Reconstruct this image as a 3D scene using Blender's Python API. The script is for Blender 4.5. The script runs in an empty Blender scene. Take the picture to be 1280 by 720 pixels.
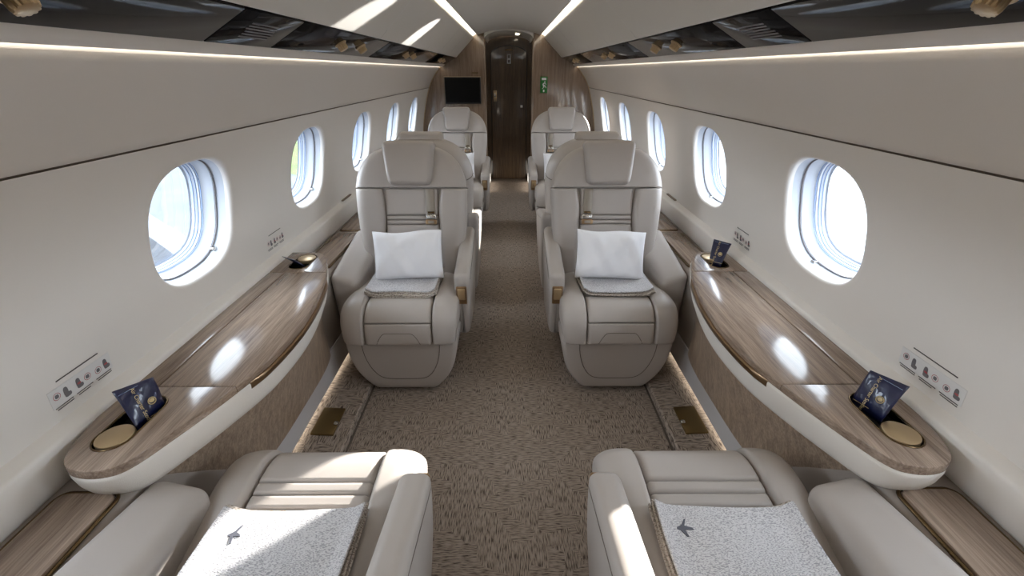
import bpy, bmesh, math, random
from mathutils import Vector, Matrix
random.seed(7)
S = bpy.context.scene
COL = S.collection
PI = math.pi
R = math.radians

# ------------------------------------------------------------------ camera, world, sun, exposure
cam_d = bpy.data.cameras.new('camera')
cam_d.sensor_width = 36.0
cam_d.lens = 16.0
cam_d.clip_start = 0.02
cam = bpy.data.objects.new('camera', cam_d)
COL.objects.link(cam)
cam.location = (0, 0, 1.42)
cam.rotation_euler = (R(90 - 25.55), 0, R(-0.35))
S.camera = cam
S.view_settings.view_transform = 'Standard'
S.view_settings.look = 'None'
S.view_settings.gamma = 1.0
S.view_settings.use_curve_mapping = False
S.view_settings.exposure = 0.0

W = bpy.data.worlds.new('sky')
S.world = W
W.use_nodes = True
wb = W.node_tree.nodes['Background']
wb.inputs[0].default_value = (0.82, 0.91, 1.0, 1)
wb.inputs[1].default_value = 14.0

sun_d = bpy.data.lights.new('sun', 'SUN')
sun_d.energy = 22.0
sun_d.angle = R(0.6)
sun_d.color = (1.0, 0.95, 0.87)
sun = bpy.data.objects.new('sun', sun_d)
COL.objects.link(sun)
sun.rotation_euler = Vector((-1, -0.98, -0.372)).to_track_quat('-Z', 'Y').to_euler()

# added spot imitating sun reflected off the ground: window shapes on the overhead panels
gl_d = bpy.data.lights.new('glint_stand_in', 'SPOT')
gl_d.energy = 24000.0
gl_d.spot_size = R(26); gl_d.spot_blend = 0.1; gl_d.shadow_soft_size = 0.06
gl_d.color = (1.0, 0.97, 0.92)
glint_spot = bpy.data.objects.new('glint_stand_in', gl_d)
COL.objects.link(glint_spot)
glint_spot.location = (8.6, 14.2, -1.80)
glint_spot.rotation_euler = Vector((-7.6, -9.9, 2.85)).to_track_quat('-Z', 'Y').to_euler()

LED_COVE = 4.0
LED_LIP = 4.8
LED_FOOT = 5.0

# ------------------------------------------------------------------ materials
def srgb(r, g, b):
    f = lambda c: c / 12.92 if c <= 0.04045 else ((c + 0.055) / 1.055) ** 2.4
    return (f(r / 255), f(g / 255), f(b / 255), 1)

class NT:
    def __init__(self, name):
        self.m = bpy.data.materials.new(name)
        self.m.use_nodes = True
        self.t = self.m.node_tree
        self.b = self.t.nodes['Principled BSDF']
    def n(self, typ, **kw):
        nd = self.t.nodes.new(typ)
        for k, v in kw.items():
            setattr(nd, k, v)
        return nd
    def l(self, a, b):
        self.t.links.new(a, b)
    def mapping(self, scale, coord='Object', rot=(0, 0, 0)):
        tc = self.n('ShaderNodeTexCoord')
        mp = self.n('ShaderNodeMapping')
        mp.inputs['Scale'].default_value = scale
        mp.inputs['Rotation'].default_value = rot
        self.l(tc.outputs[coord], mp.inputs[0])
        return mp.outputs[0]
    def noise(self, vec, scale, detail=4, rough=0.5):
        nd = self.n('ShaderNodeTexNoise')
        nd.inputs['Scale'].default_value = scale
        nd.inputs['Detail'].default_value = detail
        nd.inputs['Roughness'].default_value = rough
        self.l(vec, nd.inputs['Vector'])
        return nd.outputs[0]
    def ramp(self, fac, stops):
        nd = self.n('ShaderNodeValToRGB')
        els = nd.color_ramp.elements
        while len(els) < len(stops):
            els.new(0.5)
        for e, (p, c) in zip(els, stops):
            e.position = p
            e.color = c
        self.l(fac, nd.inputs[0])
        return nd.outputs[0]
    def bump(self, h, strength, dist=0.002):
        nd = self.n('ShaderNodeBump')
        nd.inputs['Strength'].default_value = strength
        nd.inputs['Distance'].default_value = dist
        self.l(h, nd.inputs['Height'])
        self.l(nd.outputs[0], self.b.inputs['Normal'])
    def math(self, op, a, b=None):
        nd = self.n('ShaderNodeMath', operation=op)
        for i, v in enumerate((a, b)):
            if v is None: continue
            if isinstance(v, (int, float)): nd.inputs[i].default_value = v
            else: self.l(v, nd.inputs[i])
        return nd.outputs[0]
    def set(self, **kw):
        for k, v in kw.items():
            self.b.inputs[k.replace('_', ' ')].default_value = v
        return self

M = {}
def plain(name, col, rough=0.5, metal=0.0, coat=0.0, spec=0.5):
    n = NT(name)
    n.set(Base_Color=col, Roughness=rough, Metallic=metal, Coat_Weight=coat)
    n.b.inputs['Specular IOR Level'].default_value = spec
    M[name] = n.m
    return n
def emit(name, col, strength):
    n = NT(name)
    n.set(Base_Color=(0.8, 0.8, 0.8, 1), Emission_Color=col, Emission_Strength=strength)
    M[name] = n.m

def leather(name, col, rough=0.42):
    n = plain(name, col, rough)
    v = n.mapping((1, 1, 1))
    nz = n.noise(v, 420, 3, 0.6)
    big = n.noise(v, 5, 3, 0.5)
    c = n.ramp(big, [(0.3, tuple(x * 0.94 for x in col[:3]) + (1,)), (0.7, col)])
    n.l(c, n.b.inputs['Base Color'])
    n.bump(nz, 0.12, 0.001)
leather('leather', srgb(180, 172, 166))
leather('leather_dark', srgb(120, 110, 102))
def panel_mat(name, col, rough, bump=0.05, sc=300):
    n = plain(name, col, rough)
    v = n.mapping((1, 1, 1))
    n.bump(n.noise(v, sc, 2, 0.5), bump, 0.001)
panel_mat('wall', srgb(233, 228, 222), 0.42, 0.03)
panel_mat('wall_upper', srgb(226, 219, 211), 0.5, 0.05)
panel_mat('ceiling', srgb(226, 222, 214), 0.55, 0.05)
panel_mat('overhead', srgb(226, 221, 212), 0.5, 0.08, 220)
panel_mat('fascia', srgb(224, 218, 210), 0.55, 0.5, 500)
panel_mat('ledge', srgb(158, 148, 140), 0.45, 0.05)
panel_mat('kick', srgb(206, 202, 202), 0.5, 0.05)
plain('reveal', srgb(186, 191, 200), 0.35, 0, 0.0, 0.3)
plain('seal', srgb(120, 140, 175), 0.4)
plain('groove', srgb(128, 114, 100), 0.7)
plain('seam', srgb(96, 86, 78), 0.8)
plain('black', srgb(12, 12, 13), 0.35)
plain('void', srgb(14, 13, 14), 0.6)
plain('screen', srgb(5, 5, 6), 0.3, 0, 0, 0.15)
plain('psu', srgb(18, 18, 22), 0.06, 0, 0.0, 0.5).set(IOR=1.11)
plain('psu_seam', srgb(8, 8, 9), 0.5)
plain('bronze', srgb(152, 126, 98), 0.28, 0.95)
plain('bronze_dark', srgb(112, 92, 66), 0.25, 1.0)
plain('gold', srgb(196, 172, 136), 0.34, 0.85)
plain('floor_plate', srgb(138, 116, 78), 0.33, 0.9)
plain('chrome', srgb(210, 208, 204), 0.15, 1.0)
plain('white', srgb(238, 238, 240), 0.5)
plain('placard', srgb(226, 224, 222), 0.4)
plain('ink', srgb(70, 64, 62), 0.6)
plain('icon_grey', srgb(112, 108, 110), 0.6)
plain('icon_red', srgb(176, 84, 88), 0.6)
plain('green', srgb(20, 120, 40), 0.4)
plain('belt', srgb(150, 140, 128), 0.6)
plain('gold_ink', srgb(206, 184, 138), 0.4)
plain('mark', srgb(88, 90, 100), 0.7)
emit('led_cove', srgb(255, 246, 226), LED_COVE)
emit('led_lip', srgb(255, 247, 232), LED_LIP)
emit('led_foot', srgb(255, 248, 232), LED_FOOT)
emit('led_step', srgb(255, 246, 232), 2.6)
emit('led_spot', srgb(255, 240, 215), 12)

def wood(name, dark, light, axis, rough=0.22, coat=0.6, sc=1.0):
    n = plain(name, light, rough, 0, coat)
    n.b.inputs['Coat Roughness'].default_value = 0.05
    s = {'x': (2.2, 60, 60), 'y': (60, 2.2, 60), 'z': (60, 60, 2.2)}[axis]
    v = n.mapping(tuple(a * sc for a in s))
    a = n.noise(v, 1.0, 6, 0.65)
    v2 = n.mapping(tuple(a * sc * 4.0 for a in s))
    b = n.noise(v2, 1.0, 3, 0.6)
    v3 = n.mapping(tuple(a * sc * 0.16 for a in s))
    c = n.noise(v3, 1.0, 2, 0.5)
    f = n.math('ADD', n.math('MULTIPLY', a, 0.55), n.math('ADD', n.math('MULTIPLY', b, 0.3), n.math('MULTIPLY', c, 0.15)))
    n.l(n.ramp(f, [(0.36, dark), (0.64, light)]), n.b.inputs['Base Color'])
    n.bump(b, 0.03, 0.001)
wood('wood_top', srgb(114, 96, 83), srgb(164, 144, 127), 'y', 0.16, 0.1)
wood('wood_panel', srgb(132, 112, 96), srgb(196, 174, 152), 'z', 0.3, 0.3)
wood('wood_bulk', srgb(108, 88, 71), srgb(146, 124, 104), 'z', 0.2, 0.8, 0.7)
wood('wood_door', srgb(72, 57, 44), srgb(108, 88, 68), 'z', 0.18, 0.8, 0.7)

def carpet(name, c0, c1):
    n = plain(name, c1, 0.95)
    n.b.inputs['Specular IOR Level'].default_value = 0.1
    a = n.noise(n.mapping((32, 350, 60)), 1.0, 2, 0.5)
    b = n.noise(n.mapping((350, 32, 60)), 1.0, 2, 0.5)
    vo = n.n('ShaderNodeTexVoronoi', feature='F1')
    vo.inputs['Scale'].default_value = 14.0
    vo.inputs['Randomness'].default_value = 0.85
    n.l(n.mapping((1, 1, 1)), vo.inputs['Vector'])
    sep = n.n('ShaderNodeSeparateColor')
    n.l(vo.outputs['Color'], sep.inputs[0])
    sel = n.math('GREATER_THAN', sep.outputs[0], 0.5)
    mx = n.n('ShaderNodeMix')
    n.l(sel, mx.inputs[0]); n.l(a, mx.inputs[2]); n.l(b, mx.inputs[3])
    fine = n.noise(n.mapping((1, 1, 1)), 900, 1, 0.5)
    f = n.math('ADD', n.math('MULTIPLY', mx.outputs[0], 0.92), n.math('MULTIPLY', fine, 0.08))
    n.l(n.ramp(f, [(0.38, c0), (0.47, tuple(p * .35 + q * .65 for p, q in zip(c0, c1))), (0.58, c1)]), n.b.inputs['Base Color'])
    n.bump(f, 0.6, 0.004)
carpet('carpet', srgb(88, 77, 70), srgb(170, 156, 144))

def fabric(name, c0, c1, a, b):
    n = plain(name, c1, 0.9)
    w = n.noise(n.mapping((a, b, a)), 1.0, 1, 0.4)
    w2 = n.noise(n.mapping((9, 9, 9)), 1.0, 3, 0.5)
    f = n.math('ADD', n.math('MULTIPLY', w, 0.85), n.math('MULTIPLY', w2, 0.15))
    n.l(n.ramp(f, [(0.40, c0), (0.52, c1)]), n.b.inputs['Base Color'])
    n.bump(f, 0.5, 0.003)
fabric('blanket', srgb(158, 157, 162), srgb(212, 210, 212), 230, 620)
fabric('blanket_edge', srgb(128, 117, 108), srgb(186, 176, 166), 160, 420)
n = plain('linen', srgb(238, 238, 242), 0.85)
n.bump(n.noise(n.mapping((1, 1, 1)), 14, 3, 0.5), 0.25, 0.01)
n = plain('sachet', srgb(22, 28, 66), 0.28, 0.0, 0.5)
n.bump(n.noise(n.mapping((1, 1, 1)), 60, 2, 0.5), 0.35, 0.004)

# thin glass pane: clear with a faint reflection
g = NT('pane')
for nd in list(g.t.nodes): g.t.nodes.remove(nd)
go = g.n('ShaderNodeOutputMaterial'); tr = g.n('ShaderNodeBsdfTransparent'); gl = g.n('ShaderNodeBsdfGlossy')
tr.inputs[0].default_value = (0.96, 0.98, 1.0, 1); gl.inputs['Roughness'].default_value = 0.02
lw = g.n('ShaderNodeLayerWeight'); lw.inputs[0].default_value = 0.25
mx = g.n('ShaderNodeMixShader')
g.l(g.math('MULTIPLY', lw.outputs['Fresnel'], 0.12), mx.inputs[0])
g.l(tr.outputs[0], mx.inputs[1]); g.l(gl.outputs[0], mx.inputs[2]); g.l(mx.outputs[0], go.inputs[0])
M['pane'] = g.m

# apron outside
n = plain('apron', srgb(190, 192, 196), 0.9, 0, 0, 0.05)
v = n.mapping((1, 1, 1))
base = n.ramp(n.noise(v, 1.3, 5, 0.6), [(0.3, srgb(66, 69, 73)), (0.7, srgb(76, 79, 84))])
n.l(base, n.b.inputs['Base Color'])
n = plain('asphalt', srgb(110, 112, 118), 0.9, 0, 0, 0.05)
n.l(n.ramp(n.noise(n.mapping((1, 1, 1)), 9, 5, 0.7), [(0.3, srgb(36, 38, 41)), (0.7, srgb(56, 58, 62))]), n.b.inputs['Base Color'])
plain('concrete', srgb(88, 90, 94), 0.9, 0, 0, 0.05)  # lighter apron tone, sun-side glare put into the colour
plain('line_paint', srgb(92, 95, 100), 0.9, 0, 0, 0.05)
n = plain('grass', srgb(120, 150, 70), 0.95, 0, 0, 0.05)
n.l(n.ramp(n.noise(n.mapping((1, 1, 1)), 0.8, 5, 0.6), [(0.3, srgb(56, 70, 34)), (0.7, srgb(76, 88, 48))]), n.b.inputs['Base Color'])

# ------------------------------------------------------------------ mesh helpers
def mk(name, verts, faces, mat, parent=None, smooth=True, mats=None):
    me = bpy.data.meshes.new(name)
    me.from_pydata([tuple(v) for v in verts], [], faces)
    me.update()
    bm = bmesh.new(); bm.from_mesh(me)
    bmesh.ops.recalc_face_normals(bm, faces=bm.faces)
    bm.to_mesh(me); bm.free()
    for m in (mats or [mat]):
        me.materials.append(M[m])
    if smooth:
        me.shade_smooth()
    return link(name, me, parent)
def link(name, me, parent=None):
    o = bpy.data.objects.new(name, me)
    COL.objects.link(o)
    if parent is not None: o.parent = parent
    return o
def empty(name, loc=(0, 0, 0), rz=0):
    o = bpy.data.objects.new(name, None)
    COL.objects.link(o)
    o.location = loc; o.rotation_euler = (0, 0, rz)
    o.empty_display_size = 0.05
    return o
def tag(o, label=None, cat=None, group=None, kind=None):
    if label: o['label'] = label
    if cat: o['category'] = cat
    if group: o['group'] = group
    if kind: o['kind'] = kind
    return o
def copy_tree(o, parent=None):
    c = o.copy(); COL.objects.link(c)
    if parent is not None: c.parent = parent
    for ch in list(o.children):
        copy_tree(ch, c)
    return c
def sharp(o, ang=35):
    o.data.set_sharp_from_angle(angle=R(ang))
    return o
def grid_faces(nu, nv, close_u=False):
    fs = []
    for j in range(nv - 1):
        for i in range(nu if close_u else nu - 1):
            a = j * nu + i; b = j * nu + (i + 1) % nu
            fs.append((a, b, b + nu, a + nu))
    return fs
def box(cx, cy, cz, sx, sy, sz):
    v = [(cx + a * sx / 2, cy + b * sy / 2, cz + c * sz / 2) for c in (-1, 1) for b in (-1, 1) for a in (-1, 1)]
    f = [(0, 2, 3, 1), (4, 5, 7, 6), (0, 1, 5, 4), (2, 6, 7, 3), (0, 4, 6, 2), (1, 3, 7, 5)]
    return v, f
def merge(*vfs):
    V, F = [], []
    for v, f in vfs:
        o = len(V); V += list(v); F += [tuple(i + o for i in q) for q in f]
    return V, F
def rbox(sx, sy, sz, r, n=6, deform=None, extra=4):
    """rounded box, centred, subdivided; deform(x,y,z)->(x,y,z)"""
    def axis(s):
        h = s / 2; rr = min(r, h * 0.999)
        a = [-h + rr * (1 - math.cos(PI / 2 * k / n)) for k in range(n + 1)]
        mid = [(-h + rr) + (2 * (h - rr)) * k / extra for k in range(1, extra)]
        return a + mid + [-x for x in reversed(a)]
    X, Y, Z = axis(sx), axis(sy), axis(sz)
    idx = {}; V = []; F = []
    hx, hy, hz = sx / 2 - min(r, sx / 2 * .999), sy / 2 - min(r, sy / 2 * .999), sz / 2 - min(r, sz / 2 * .999)
    def vert(i, j, k):
        key = (i, j, k)
        if key not in idx:
            p = Vector((X[i], Y[j], Z[k]))
            c = Vector((max(-hx, min(hx, p.x)), max(-hy, min(hy, p.y)), max(-hz, min(hz, p.z))))
            d = p - c
            if d.length > 1e-9:
                p = c + d.normalized() * r
            if deform: p = Vector(deform(*p))
            idx[key] = len(V); V.append(tuple(p))
        return idx[key]
    nx, ny, nz = len(X) - 1, len(Y) - 1, len(Z) - 1
    for i in range(nx):
        for j in range(ny):
            for k in (0, nz):
                F.append((vert(i, j, k), vert(i + 1, j, k), vert(i + 1, j + 1, k), vert(i, j + 1, k)))
    for i in range(nx):
        for k in range(nz):
            for j in (0, ny):
                F.append((vert(i, j, k), vert(i + 1, j, k), vert(i + 1, j, k + 1), vert(i, j, k + 1)))
    for j in range(ny):
        for k in range(nz):
            for i in (0, nx):
                F.append((vert(i, j, k), vert(i, j + 1, k), vert(i, j + 1, k + 1), vert(i, j, k + 1)))
    return V, F
def tube(pts, r, n=6, closed=False):
    pts = [Vector(p) for p in pts]
    V = []; m = len(pts)
    for i, p in enumerate(pts):
        a = pts[(i - 1) % m] if (closed or i > 0) else p
        b = pts[(i + 1) % m] if (closed or i < m - 1) else p
        t = (b - a).normalized()
        ref = Vector((0, 0, 1)) if abs(t.z) < 0.9 else Vector((1, 0, 0))
        u = t.cross(ref).normalized(); w = t.cross(u)
        for k in range(n):
            an = 2 * PI * k / n
            V.append(p + u * math.cos(an) * r + w * math.sin(an) * r)
    F = grid_faces(n, m, True)
    if closed:
        F += [((m - 1) * n + k, (m - 1) * n + (k + 1) % n, (k + 1) % n, k) for k in range(n)]
    else:
        F += [tuple(range(n)), tuple(range((m - 1) * n, m * n))]
    return V, F
def prism(poly, z0, z1, bev=0.0015):
    """extrude an XY polygon with a small rounded top edge"""
    n = len(poly)
    area = sum(poly[i][0] * poly[(i + 1) % n][1] - poly[(i + 1) % n][0] * poly[i][1] for i in range(n))
    if area < 0: poly = poly[::-1]
    def inset(d):
        out = []
        for i in range(n):
            p, a, b = Vector(poly[i]), Vector(poly[i - 1]), Vector(poly[(i + 1) % n])
            e1 = (p - a).normalized(); e2 = (b - p).normalized()
            n1 = Vector((-e1.y, e1.x)); n2 = Vector((-e2.y, e2.x))
            m = (n1 + n2); m = m.normalized() if m.length > 1e-6 else n1
            k = d / max(0.4, m.dot(n1))
            out.append(p + m * k)
        return out
    levels = [(0, z0), (0, z1 - bev), (bev * 0.3, z1 - bev * 0.3), (bev, z1)]
    V = []
    for d, z in levels:
        V += [(p[0], p[1], z) for p in inset(d)]
    F = grid_faces(n, len(levels), True)
    F += [tuple(range(n)), tuple(range((len(levels) - 1) * n, len(levels) * n))]
    return V, F
def disc_prism(cx, cy, rx, ry, z0, z1, n=40, bev=0.002):
    return prism([(cx + rx * math.cos(2 * PI * k / n), cy + ry * math.sin(2 * PI * k / n)) for k in range(n)], z0, z1, bev)
def catmull(pts, n=8):
    P = [Vector(p) for p in pts]; out = []
    for i in range(len(P) - 1):
        p0 = P[max(i - 1, 0)]; p1 = P[i]; p2 = P[i + 1]; p3 = P[min(i + 2, len(P) - 1)]
        for k in range(n):
            t = k / n
            out.append(0.5 * ((2 * p1) + (p2 - p0) * t + (2 * p0 - 5 * p1 + 4 * p2 - p3) * t * t + (3 * p1 - p0 - 3 * p2 + p3) * t ** 3))
    out.append(P[-1])
    return out
def interp(pts, x):
    if x <= pts[0][0]: return pts[0][1]
    for (a, b), (c, d) in zip(pts, pts[1:]):
        if x <= c: return b + (d - b) * (x - a) / (c - a)
    return pts[-1][1]
def smooth_fn(pts):
    c = [tuple(p) for p in catmull([(a, b, 0) for a, b in pts], 10)]
    c = [(p[0], p[1]) for p in c]
    return lambda x: interp(c, x)
def prof(d, r):
    if r <= 0: return 1.0
    t = min(max(d / r, 0), 1)
    return math.sqrt(max(0, 1 - (1 - t) ** 2))
def pad(F, ul, ur, v0, v1, T, rl, rr_, r0, r1, nu=18, nv=18, skirt=0.02, cap=False):
    """cushioned panel: height field over (u,v) with rounded edges, F maps (u,v,h) to space"""
    V = []
    def srow(n): return [(1 - math.cos(PI * i / n)) / 2 for i in range(n + 1)]
    su, sv = srow(nu), srow(nv)
    rows = [(-1, sv[0])] + [(0, s) for s in sv] + [(-1, sv[-1])]
    cols = [(-1, su[0])] + [(0, s) for s in su] + [(-1, su[-1])]
    for fj, t in rows:
        v = v0 + (v1 - v0) * t
        a, b = ul(v), ur(v)
        for fi, s in cols:
            u = a + (b - a) * s
            if fj < 0 or fi < 0: h = -skirt
            else: h = (T(v) if callable(T) else T) * prof(u - a, rl) * prof(b - u, rr_) * prof(v - v0, r0) * prof(v1 - v, r1)
            V.append(F(u, v, h))
    F_ = grid_faces(len(cols), len(rows))
    if cap:
        c, r = len(cols), len(rows)
        F_ = F_ + [tuple([i for i in range(c)] + [j * c + c - 1 for j in range(1, r)] + [(r - 1) * c + i for i in range(c - 2, -1, -1)] + [j * c for j in range(r - 2, 0, -1)])]
    return V, F_
def text_mesh(name, body, size, mat, parent, mtx, extrude=0.0003, align='CENTER'):
    cu = bpy.data.curves.new(name, 'FONT')
    cu.body = body; cu.size = size; cu.align_x = align; cu.align_y = 'CENTER'; cu.extrude = extrude
    tmp = bpy.data.objects.new(name, cu); COL.objects.link(tmp)
    dg = bpy.context.evaluated_depsgraph_get()
    me = bpy.data.meshes.new_from_object(tmp.evaluated_get(dg))
    bpy.data.objects.remove(tmp)
    me.materials.clear(); me.materials.append(M[mat])
    o = link(name, me, parent)
    o.matrix_local = mtx
    return o
def boolean_cut(o, vf):
    cme = bpy.data.meshes.new('cut'); cme.from_pydata([tuple(v) for v in vf[0]], [], vf[1]); cme.update()
    bm = bmesh.new(); bm.from_mesh(cme); bmesh.ops.recalc_face_normals(bm, faces=bm.faces); bm.to_mesh(cme); bm.free()
    c = bpy.data.objects.new('cut', cme); COL.objects.link(c)
    if o.parent: c.matrix_world = o.parent.matrix_world
    md = o.modifiers.new('b', 'BOOLEAN'); md.operation = 'DIFFERENCE'; md.object = c; md.solver = 'EXACT'
    bpy.context.view_layer.update()
    dg = bpy.context.evaluated_depsgraph_get()
    me = bpy.data.meshes.new_from_object(o.evaluated_get(dg))
    o.modifiers.clear(); o.data = me
    bpy.data.objects.remove(c)

# ------------------------------------------------------------------ the setting
Y0, Y1, YD = -1.76, 5.75, 6.65          # rear end, bulkhead, door behind the vestibule
XW = smooth_fn([(0.50, 1.045), (0.69, 1.035), (0.82, 1.022), (0.97, 0.998), (1.12, 0.962), (1.24, 0.925), (1.33, 0.880), (1.41, 0.822), (1.452, 0.785)])
WIN_Y = [1.405 + 0.905 * k for k in range(-3, 5)]
WZ, WA, WB = 0.985, 0.200, 0.183

def strip(profile, ya, yb, sg, ny=2):
    ys = [ya + (yb - ya) * j / (ny - 1) for j in range(ny)]
    V = [(sg * x, y, z) for y in ys for x, z in profile]
    return V, grid_faces(len(profile), ny)
def wall_nrm(z):
    d = (XW(z + .005) - XW(z - .005)) / .01
    v = Vector((1, -d)); v.normalize()
    return v      # outward (x,z)
def hole(k, n, sc):
    a = 2 * PI * k / n
    c, s = math.cos(a), math.sin(a); e = 2 / 2.7
    return (WA * sc * math.copysign(abs(c) ** e, c), WB * sc * math.copysign(abs(s) ** e, s))

ceil_o = None
walls = {}
win_no = 0
for side, sg in (('left', -1), ('right', 1)):
    # panel with the window cut-outs
    V, F = [], []
    zb, zt = 0.69, 1.238
    N = 80
    for yc in WIN_Y:
        o = len(V)
        L, Rr, B, T_ = -0.4525, 0.4525, zb - WZ, zt - WZ
        ring = []
        for k in range(N):
            hx, hz = hole(k, N, 1.06)
            t = 1e9
            if hx > 1e-9: t = min(t, Rr / hx)
            if hx < -1e-9: t = min(t, L / hx)
            if hz > 1e-9: t = min(t, T_ / hz)
            if hz < -1e-9: t = min(t, B / hz)
            ring.append([hx * t, hz * t])
        for cx, cz in ((L, B), (L, T_), (Rr, B), (Rr, T_)):
            k = min(range(N), key=lambda q: (ring[q][0] - cx) ** 2 + (ring[q][1] - cz) ** 2)
            ring[k] = [cx, cz]
        levels = []
        for t in (1, .75, .5, .28, .12, .04):
            levels.append([(ring[k][0] * t + hole(k, N, 1.06)[0] * (1 - t), ring[k][1] * t + hole(k, N, 1.06)[1] * (1 - t), 0) for k in range(N)])
        for sc, d in ((1.06, 0), (1.035, .002), (1.012, .007), (1.0, .015), (.993, .026)):
            levels.append([hole(k, N, sc) + (d,) for k in range(N)])
        for lv in levels:
            for dy, dz, d in lv:
                z = WZ + dz; nm = wall_nrm(z)
                V.append((sg * (XW(z) + nm.x * d), yc + dy, z + nm.y * d))
        F += [tuple(i + o for i in f) for f in grid_faces(N, len(levels), True)]
    ye = WIN_Y[-1] + 0.4525
    zs = [zb + (zt - zb) * i / 10 for i in range(11)]
    V, F = merge((V, F), strip([(XW(z), z) for z in zs], ye, Y1 + 0.02, sg, 2))
    w = mk('wall_' + side, V, F, 'wall')
    tag(w, 'cream sidewall panel with oval windows on the %s side' % ('bulkhead monitor' if sg < 0 else 'green exit sign'), 'wall', kind='structure')
    walls[sg] = w
    zs = [1.243 + (1.452 - 1.243) * i / 12 for i in range(13)]
    V, F = strip([(XW(1.243) + 0.012, 1.243)] + [(XW(z), z) for z in zs] + [(0.80, 1.475), (0.80, 1.51)], Y0, Y1 + 0.02, sg)
    mk('upper_panel', V, F, 'wall_upper', w)
    V, F = strip([(XW(1.237), 1.237), (XW(1.237) + 0.008, 1.238), (XW(1.243) + 0.008, 1.243), (XW(1.244), 1.244)], Y0, Y1 + 0.02, sg)
    mk('panel_groove', V, F, 'groove', w, smooth=False)
    # dado: rounded ridge, then down behind the tables
    V, F = strip([(1.036, 0.692), (1.031, 0.689), (1.006, 0.680), (1.001, 0.676), (0.999, 0.668), (1.003, 0.60), (1.035, 0.54)], Y0, Y1 + 0.02, sg)
    mk('dado_panel', V, F, 'wall', w)
    # side ledge with rounded inboard edge
    V, F = strip([(1.05, 0.562), (0.885, 0.562), (0.868, 0.558), (0.857, 0.548), (0.853, 0.53), (0.855, 0.20), (0.862, 0.088), (0.892, 0.088), (0.892, 0.03)], Y0, Y1 + 0.02, sg)
    led = mk('side_ledge', V, F, 'ledge', w)
    V, F = strip([(0.859, 0.22), (0.850, 0.218), (0.849, 0.078), (0.86, 0.074)], Y0, Y1 + 0.02, sg)
    sharp(mk('kick_panel', V, F, 'kick', w))
    V, F = strip([(0.861, 0.0865), (0.890, 0.087)], Y0, Y1 + 0.02, sg)
    mk('foot_light', V, F, 'led_foot', w, smooth=False)
    # little slots in the dado beside the facing seats
    for yy in (2.83, ):
        V, F = box(sg * 1.022, yy, 0.70, 0.012, 0.16, 0.006)
        mk('vent_slot', V, F, 'groove', w, smooth=False)
    # wood inserts in the ledge, each with a bronze frame
    for ya, yb in ((-0.30, 0.725), (2.02, 2.53), (2.58, 2.99), (4.36, 5.20)):
        cx, cy = sg * 0.937, (ya + yb) / 2
        sx, sy = 0.128, yb - ya
        def rr_poly(sx, sy, r, n=6):
            out = []
            for qx, qy, a0 in ((1, 1, 0), (-1, 1, 90), (-1, -1, 180), (1, -1, 270)):
                for k in range(n + 1):
                    a = R(a0 + 90 * k / n)
                    out.append((cx + qx * (sx / 2 - r) + r * math.cos(a), cy + qy * (sy / 2 - r) + r * math.sin(a)))
            return out
        ins = mk('wood_insert', *prism(rr_poly(sx, sy, .022), 0.560, 0.572, 0.006), 'wood_top', led)
        sharp(ins)
        pl = rr_poly(sx + .010, sy + .010, .026)
        mk('insert_frame', *tube([(x, y, 0.563) for x, y in pl], 0.0045, 6, True), 'bronze_dark', ins)
    # windows
    for yc in WIN_Y:
        win_no += 1
        V = []
        rings = ((.997, .020), (.985, .034), (.972, .046), (.962, .047), (.962, .053), (.950, .054), (.925, .072), (.895, .086), (.888, .087), (.888, .092), (.870, .094), (.862, .104), (.84, .108), (.835, .120), (.80, .122))
        for sc, d in rings:
            for k in range(N):
                dy, dz = hole(k, N, sc); z = WZ + dz; nm = wall_nrm(z)
                V.append((sg * (XW(z) + nm.x * d), yc + dy, z + nm.y * d))
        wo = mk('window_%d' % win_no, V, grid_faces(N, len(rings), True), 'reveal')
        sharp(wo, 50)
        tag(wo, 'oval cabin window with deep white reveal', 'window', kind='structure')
        for sc, d, r in ((.957, .0495, .0028), (.889, .0895, .0022), (.864, .102, .002), (.84, .110, .002)):
            pts = []
            for k in range(N):
                dy, dz = hole(k, N, sc); z = WZ + dz; nm = wall_nrm(z)
                pts.append((sg * (XW(z) + nm.x * d), yc + dy, z + nm.y * d))
            mk('shade_track' if r == .0028 else 'seal', *tube(pts, r, 5, True), 'icon_grey' if r == .0028 else 'seal', wo)
        for dd in (0.121, ):
            V = []
            for sc in (0.82, 0.4, 0.001):
                for k in range(N):
                    dy, dz = hole(k, N, sc); z = WZ + dz; nm = wall_nrm(z)
                    V.append((sg * (XW(z) + nm.x * dd), yc + dy, z + nm.y * dd))
            mk('pane', V, grid_faces(N, 3, True), 'pane', wo)
        V, F = rbox(0.018, 0.022, 0.014, 0.004, 3)
        lt = mk('shade_latch', V, F, 'chrome', wo)
        dy, dz = hole(int(N * (0.87 if sg < 0 else 0.79)), N, .955)
        z = WZ + dz
        lt.location = (sg * (XW(z) + .045), yc + dy, z)

# sampling portals at the panes (they give off no light of their own)
for sg in (-1, 1):
    for yc in WIN_Y:
        ld = bpy.data.lights.new('window_portal', 'AREA')
        ld.shape = 'RECTANGLE'; ld.size = 0.34; ld.size_y = 0.34
        ld.cycles.is_portal = True
        lo = bpy.data.objects.new('window_portal', ld); COL.objects.link(lo)
        lo.location = (sg * 1.125, yc, WZ + .02)
        lo.rotation_euler = Vector((-sg, 0, -0.17)).to_track_quat('-Z', 'Y').to_euler()

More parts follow.
